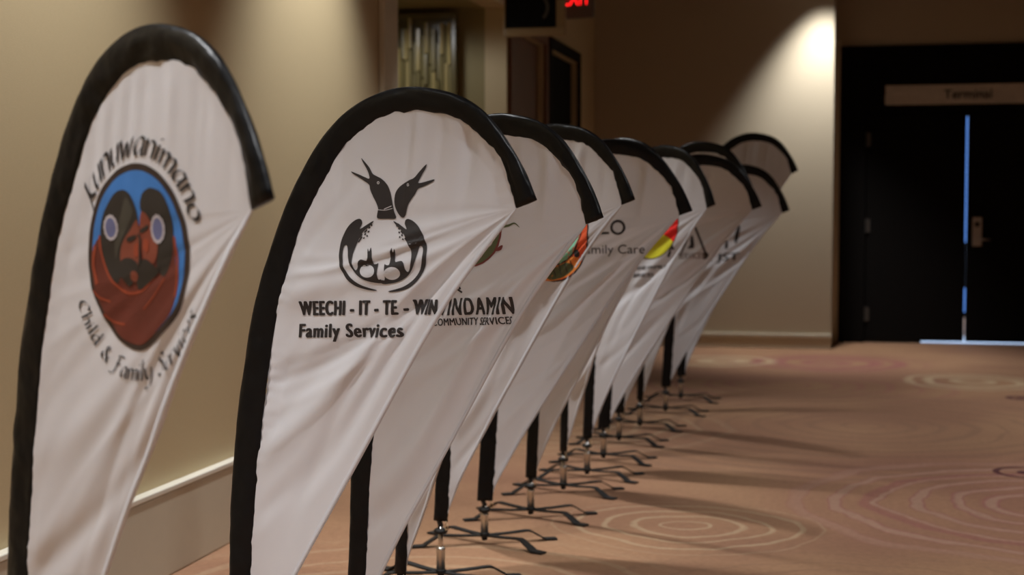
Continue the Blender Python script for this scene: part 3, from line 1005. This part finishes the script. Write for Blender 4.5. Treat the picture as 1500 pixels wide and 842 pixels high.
# ------------------------------------------------------------------ flag 2: two birds crest
fl, S, cl = make_flag(-1.36, 3.20, -13.86, 1.322, 'white teardrop flag with a black two-bird crest above bold black lettering', 22, arch=1.0, res=FINE, amp=1.0)
def em2(p):
    return (.248 + p[0] / 689 * .309, 1.430 - p[1] / 842 * .325)
bird_l = [(197, 42), (215, 62), (242, 97), (262, 131), (285, 145), (315, 162), (345, 195), (362, 235), (370, 275), (376, 310), (382, 345), (390, 382), (340, 384), (287, 382), (288, 350), (292, 325), (280, 290), (262, 255), (248, 220), (243, 193), (215, 172), (180, 150), (150, 130), (140, 117), (175, 131), (215, 149), (243, 158), (238, 130), (220, 93), (205, 65)]
bird_r = [(560, 82), (553, 108), (536, 138), (522, 167), (516, 186), (555, 178), (598, 166), (590, 180), (550, 202), (515, 217), (500, 245), (480, 275), (462, 305), (452, 335), (445, 362), (432, 377), (415, 370), (398, 345), (386, 310), (384, 275), (390, 240), (408, 210), (435, 187), (465, 170), (493, 157), (515, 130), (538, 102)]
body = [(178, 385), (195, 390), (199, 412), (186, 442), (225, 418), (265, 396), (240, 428), (205, 458), (180, 505), (160, 560), (153, 610), (160, 650), (172, 675), (185, 662), (192, 628), (207, 614), (228, 618), (240, 620), (246, 600), (240, 552), (252, 568), (258, 545), (270, 580), (274, 634), (292, 638), (302, 636), (299, 690), (304, 724), (318, 724), (318, 746), (260, 740), (210, 722), (170, 690), (145, 650), (128, 605), (120, 560), (112, 535), (98, 540), (92, 570), (97, 620), (115, 675), (150, 722), (200, 757), (250, 775), (288, 786), (270, 790), (220, 782), (165, 762), (120, 722), (88, 665), (73, 610), (71, 560), (82, 500), (110, 440), (145, 402)]
b = bmesh.new()
poly(b, [em2(p) for p in bird_l], 3); poly(b, [em2(p) for p in bird_r], 3)
poly(b, [em2(p) for p in body], 3); poly(b, [em2((640 - x, y + (4 if y > 560 else 0))) for x, y in body][::-1], 3)
for x0, y0, x1, y1 in ((250, 408, 205, 440), (256, 416, 250, 424), (244, 430, 236, 438), (228, 446, 212, 462), (200, 470, 186, 492), (240, 452, 232, 460), (222, 468, 212, 474), (200, 486, 180, 516), (232, 478, 226, 484), (214, 490, 207, 496)):
    stroke(b, [em2((x0, y0)), em2((x1, y1))], .0034, 0)
    stroke(b, [em2((640 - x0 + 10, y0 + 4)), em2((640 - x1 + 10, y1 + 4))], .0034, 0)
lay(S, cl, b, 'printed_crest', M['ink'], 1, 'black crest of two open-beaked birds over a nest')
for q in (ell(241, 679, 43, 36, 28, .12), ell(381, 689, 44, 36, 28, -.25)):
    b = bmesh.new(); poly(b, [em2(p) for p in q], 0)
    lay(S, cl, b, 'printed_egg', M['cloth'], 2, 'white egg left open in the black crest')
for q in ((294, 182), (459, 195)):
    b = bmesh.new(); c = em2(q); ring(b, c[0], c[1], .0016, .0032, 16)
    lay(S, cl, b, 'printed_eye', M['cloth'], 2, 'white ring eye of a black bird')
for q, w in ((((326, 330), (345, 322), (368, 312)), .0016), (((290, 333), (330, 336), (374, 326)), .0012)):
    b = bmesh.new(); stroke(b, [em2(p) for p in q], w, 3)
    lay(S, cl, b, 'printed_collar', M['cloth'], 2)
lay(S, cl, fit_text('WEECHI - IT - TE - WIN', .174, 1.0655, .530, 1.079, .0315, .082, .16, 1.20), 'printed_lettering', M['ink'], 1, 'upper line of bold black lettering')
lay(S, cl, fit_text('Family Services', .165, 1.0155, .438, 1.0265, .030, .076, .14, 1.15), 'printed_lettering', M['ink'], 1, 'lower line of bold black lettering')

# ------------------------------------------------------------------ flag 3
MID = (180, 66)
fl, S, cl = make_flag(-1.273, 3.80, -21.36, 1.284, 'white teardrop flag behind the two-bird flag, with heavy slanted WINDAMIN lettering', 33, arch=1.06, res=MID, amp=.75)
lay(S, cl, fit_text('WINDAMIN', .262, 1.031, .507, 1.044, .043, .048, .12, 1.22), 'printed_lettering', M['ink'], 1, 'heavy black slanted lettering')
b = fit_text('COMMUNITY SERVICES', .262, 1.004, .498, 1.018, .0185, .04, .1, 1.08)
lay(S, cl, b, 'printed_lettering', M['ink'], 1, 'small black lettering under the heavy line')
b = bmesh.new()
stroke(b, [(.335, 1.115), (.345, 1.10)], .006, 0); stroke(b, [(.335, 1.10), (.35, 1.092)], .005, 0)
lay(S, cl, b, 'printed_mark', M['ink'], 1, 'small black mark above the heavy line')
b = bmesh.new(); poly(b, ell(.370, 1.255, .098, .098), 0)
lay(S, cl, b, 'printed_emblem', M['p_darkred'], 1, 'dark red round emblem')
b = bmesh.new(); poly(b, ell(.369, 1.255, .0935, .0935), 0)
lay(S, cl, b, 'emblem_field', M['p_green'], 2, 'dark green middle of the emblem')
b = bmesh.new()
poly(b, ell(.44, 1.262, .012, .026, 16, -.25), 0); poly(b, ell(.428, 1.225, .014, .016, 16), 0)
lay(S, cl, b, 'emblem_marks', M['p_pale'], 3, 'pale marks on the emblem')
b = bmesh.new(); poly(b, [(.452, 1.205), (.47, 1.214), (.466, 1.202), (.45, 1.198)], 3)
lay(S, cl, b, 'emblem_knot', M['p_darkred'], 3)
b = bmesh.new(); stroke(b, [(.455, 1.258), (.485, 1.262), (.505, 1.268), (.52, 1.258)], lambda t: .007 * (1 - t) + .001)
lay(S, cl, b, 'emblem_feather', M['p_green'], 1, 'thin dark green feather beside the emblem')

# ------------------------------------------------------------------ flags 4 to 14
LOW = (90, 34)
make_flag(-1.329, 4.40, -41.19, 1.293, 'mostly hidden white flag on the slim pole between the WINDAMIN flag and the orange-emblem flag', 44, arch=1.05, res=LOW)
fl, S, cl = make_flag(-1.36, 4.998, -21.99, 1.335, 'white teardrop flag with a round orange and teal emblem at its free edge', 55, arch=1.03, res=MID, lift=.045, amp=.8)
b = bmesh.new(); poly(b, ell(.462, 1.215, .128, .150), 0)
lay(S, cl, b, 'printed_emblem', M['ink'], 1, 'black outline of the round emblem')
b = bmesh.new(); poly(b, ell(.461, 1.216, .124, .146), 0)
lay(S, cl, b, 'emblem_band', M['p_tangerine'], 2, 'orange band of the emblem')
b = bmesh.new(); poly(b, [(.56, 1.13), (.545, 1.15), (.51, 1.14), (.46, 1.11), (.43, 1.10), (.42, 1.075), (.45, 1.068), (.50, 1.08), (.54, 1.105)], 3)
lay(S, cl, b, 'emblem_amber', M['p_amber'], 3, 'amber lower part of the emblem band')
b = bmesh.new(); poly(b, ell(.44, 1.235, .114, .124), 0)
lay(S, cl, b, 'emblem_field', M['p_teal'], 4, 'teal middle of the emblem')
b = bmesh.new(); poly(b, [(.43, 1.10), (.47, 1.112), (.51, 1.13), (.535, 1.115), (.50, 1.085), (.45, 1.072)], 3)
lay(S, cl, b, 'emblem_patch', M['p_green'], 5, 'dark green pattern on the emblem')
b = bmesh.new(); poly(b, ell(.548, 1.160, .010, .013, 14), 0); stroke(b, [(.395, 1.07), (.41, 1.05), (.425, 1.075)], .012)
for k in range(4):
    stroke(b, [(.47 + .02 * k, 1.082 + .008 * k), (.465 + .02 * k, 1.12 + .006 * k)], .003, 0)
ring(b, .44, 1.235, .118, .122, 40)
lay(S, cl, b, 'emblem_lines', M['ink'], 6, 'black lines of the emblem')

fl, S, cl = make_flag(-1.350, 5.62, 4.5, 1.298, 'white teardrop flag with thin serif Family Care lettering', 66, arch=1.13, sx=1.03, res=MID, amp=.85)
lay(S, cl, fit_text('Family Care', .352, 1.134, .602, 1.136, .034, .0, 0), 'printed_lettering', M['ink'], 1, 'thin black lettering')
b = bmesh.new()
ring(b, .499, 1.235, .0195, .029, 30)
stroke(b, [(.432, 1.213), (.466, 1.214)], .008, 0); stroke(b, [(.432, 1.213), (.432, 1.262)], .008, 0)
lay(S, cl, b, 'printed_lettering', M['ink'], 1, 'two large black letters above the thin line')

make_flag(-1.279, 6.139, -29.04, 1.305, 'white flag whose head hides behind the Family Care flag, on the fifth slim black pole', 77, arch=1.17, res=LOW)
make_flag(-1.253, 6.724, -48.41, 1.294, 'white flag hidden behind the Family Care flag, its pole just before the medicine wheel flag', 88, arch=1.05, res=LOW, lift=.02)

fl, S, cl = make_flag(-1.210, 7.142, -33.17, 1.327, 'bluish white teardrop flag with a red and yellow quartered wheel print', 99, arch=1.13, res=MID, lift=.02, amp=.8)
wc, wr = (.375, 1.245), .168
def sector(a0, a1, r):
    return [wc] + [(wc[0] + r * math.cos(math.radians(a0 + (a1 - a0) * k / 14)), wc[1] + r * math.sin(math.radians(a0 + (a1 - a0) * k / 14))) for k in range(15)]
b = bmesh.new(); poly(b, [(wc[0] + (wr + .004) * math.cos(2 * PI * k / 48), wc[1] + (wr + .004) * math.sin(2 * PI * k / 48)) for k in range(48)], 0)
lay(S, cl, b, 'printed_wheel', M['ink'], 1, 'black outline of the quartered wheel')
for a0, a1, m_, nm in ((-32, 58, 'p_red', 'red'), (-122, -32, 'p_yellow', 'yellow'), (148, 238, 'p_pale', 'white')):
    b = bmesh.new(); poly(b, sector(a0, a1, wr), 0)
    lay(S, cl, b, 'wheel_quarter', M[m_], 2, nm + ' quarter of the wheel')
lay(S, cl, fit_text('AND FAMILY', .286, 1.020, .473, 1.033, .016, .07, .1), 'printed_lettering', M['ink'], 1, 'upper line of blurred lettering')
b = fit_text('SERVICES', .268, .985, .391, .992, .016, .07, .1)
lay(S, cl, b, 'printed_lettering', M['ink'], 1, 'lower line of blurred lettering')
b = bmesh.new()
stroke(b, [(.488, 1.155), (.50, 1.12), (.482, 1.085)], .010); stroke(b, [(.505, 1.15), (.515, 1.12)], .014, 0)
lay(S, cl, b, 'printed_mark', M['ink'], 1, 'black feather mark beside the wheel')

fl, S, cl = make_flag(-1.205, 7.642, 1.8, 1.320, 'white teardrop flag with a grey triangular tent print', 110, arch=1.1, sx=1.035, res=MID)
b = bmesh.new()
stroke(b, [(.441, 1.235), (.513, 1.062)], .012, 0); stroke(b, [(.441, 1.225), (.372, 1.062)], .008, 0)
poly(b, [(.430, 1.172), (.44, 1.165), (.447, 1.115), (.43, 1.105), (.412, 1.108), (.425, 1.125), (.425, 1.15)], 3)
poly(b, [(.492, 1.085), (.51, 1.088), (.52, 1.07), (.505, 1.052), (.49, 1.055)], 3)
lay(S, cl, b, 'printed_emblem', M['ink2'], 1, 'dark triangular tent emblem')
b = fit_text('SERVICES', .366, 1.052, .50, 1.056, .030, .05, 0)
lay(S, cl, b, 'printed_lettering', M['p_grey'], 1, 'grey lettering at the foot of the tent')

make_flag(-1.215, 8.243, -14.83, 1.401, 'slightly taller flag with only its dark arch showing above the tent-print flag', 121, arch=1.12, res=LOW)
make_flag(-1.182, 8.827, -45.94, 1.307, 'white flag hidden by the tent-print flag, only its slim pole and stand showing', 132, arch=1.05, res=LOW)

fl, S, cl = make_flag(-1.106, 9.534, -3.66, 1.300, 'last white flag of the row at normal height, with feather marks and JST lettering', 143, arch=1.19, res=MID, amp=.65)
b = fit_text('JST', .30, .980, .455, .99, .046, .07, .1)
stroke(b, [(.262, .985), (.275, .985)], .012, 0)
lay(S, cl, b, 'printed_lettering', M['ink2'], 1, 'blurred black letters')
b = bmesh.new()
poly(b, [(.362, 1.11), (.374, 1.10), (.376, 1.07), (.366, 1.055), (.356, 1.07)], 3)
poly(b, [(.445, 1.21), (.452, 1.18), (.44, 1.12), (.425, 1.09), (.415, 1.12), (.425, 1.17)], 3)
lay(S, cl, b, 'printed_mark', M['ink2'], 1, 'two black feather marks above the letters')

make_flag(-1.080, 10.196, 1.78, 1.565, 'farthest and tallest teardrop flag, plain white, rising above the end of the row', 154, arch=1.06, res=MID)
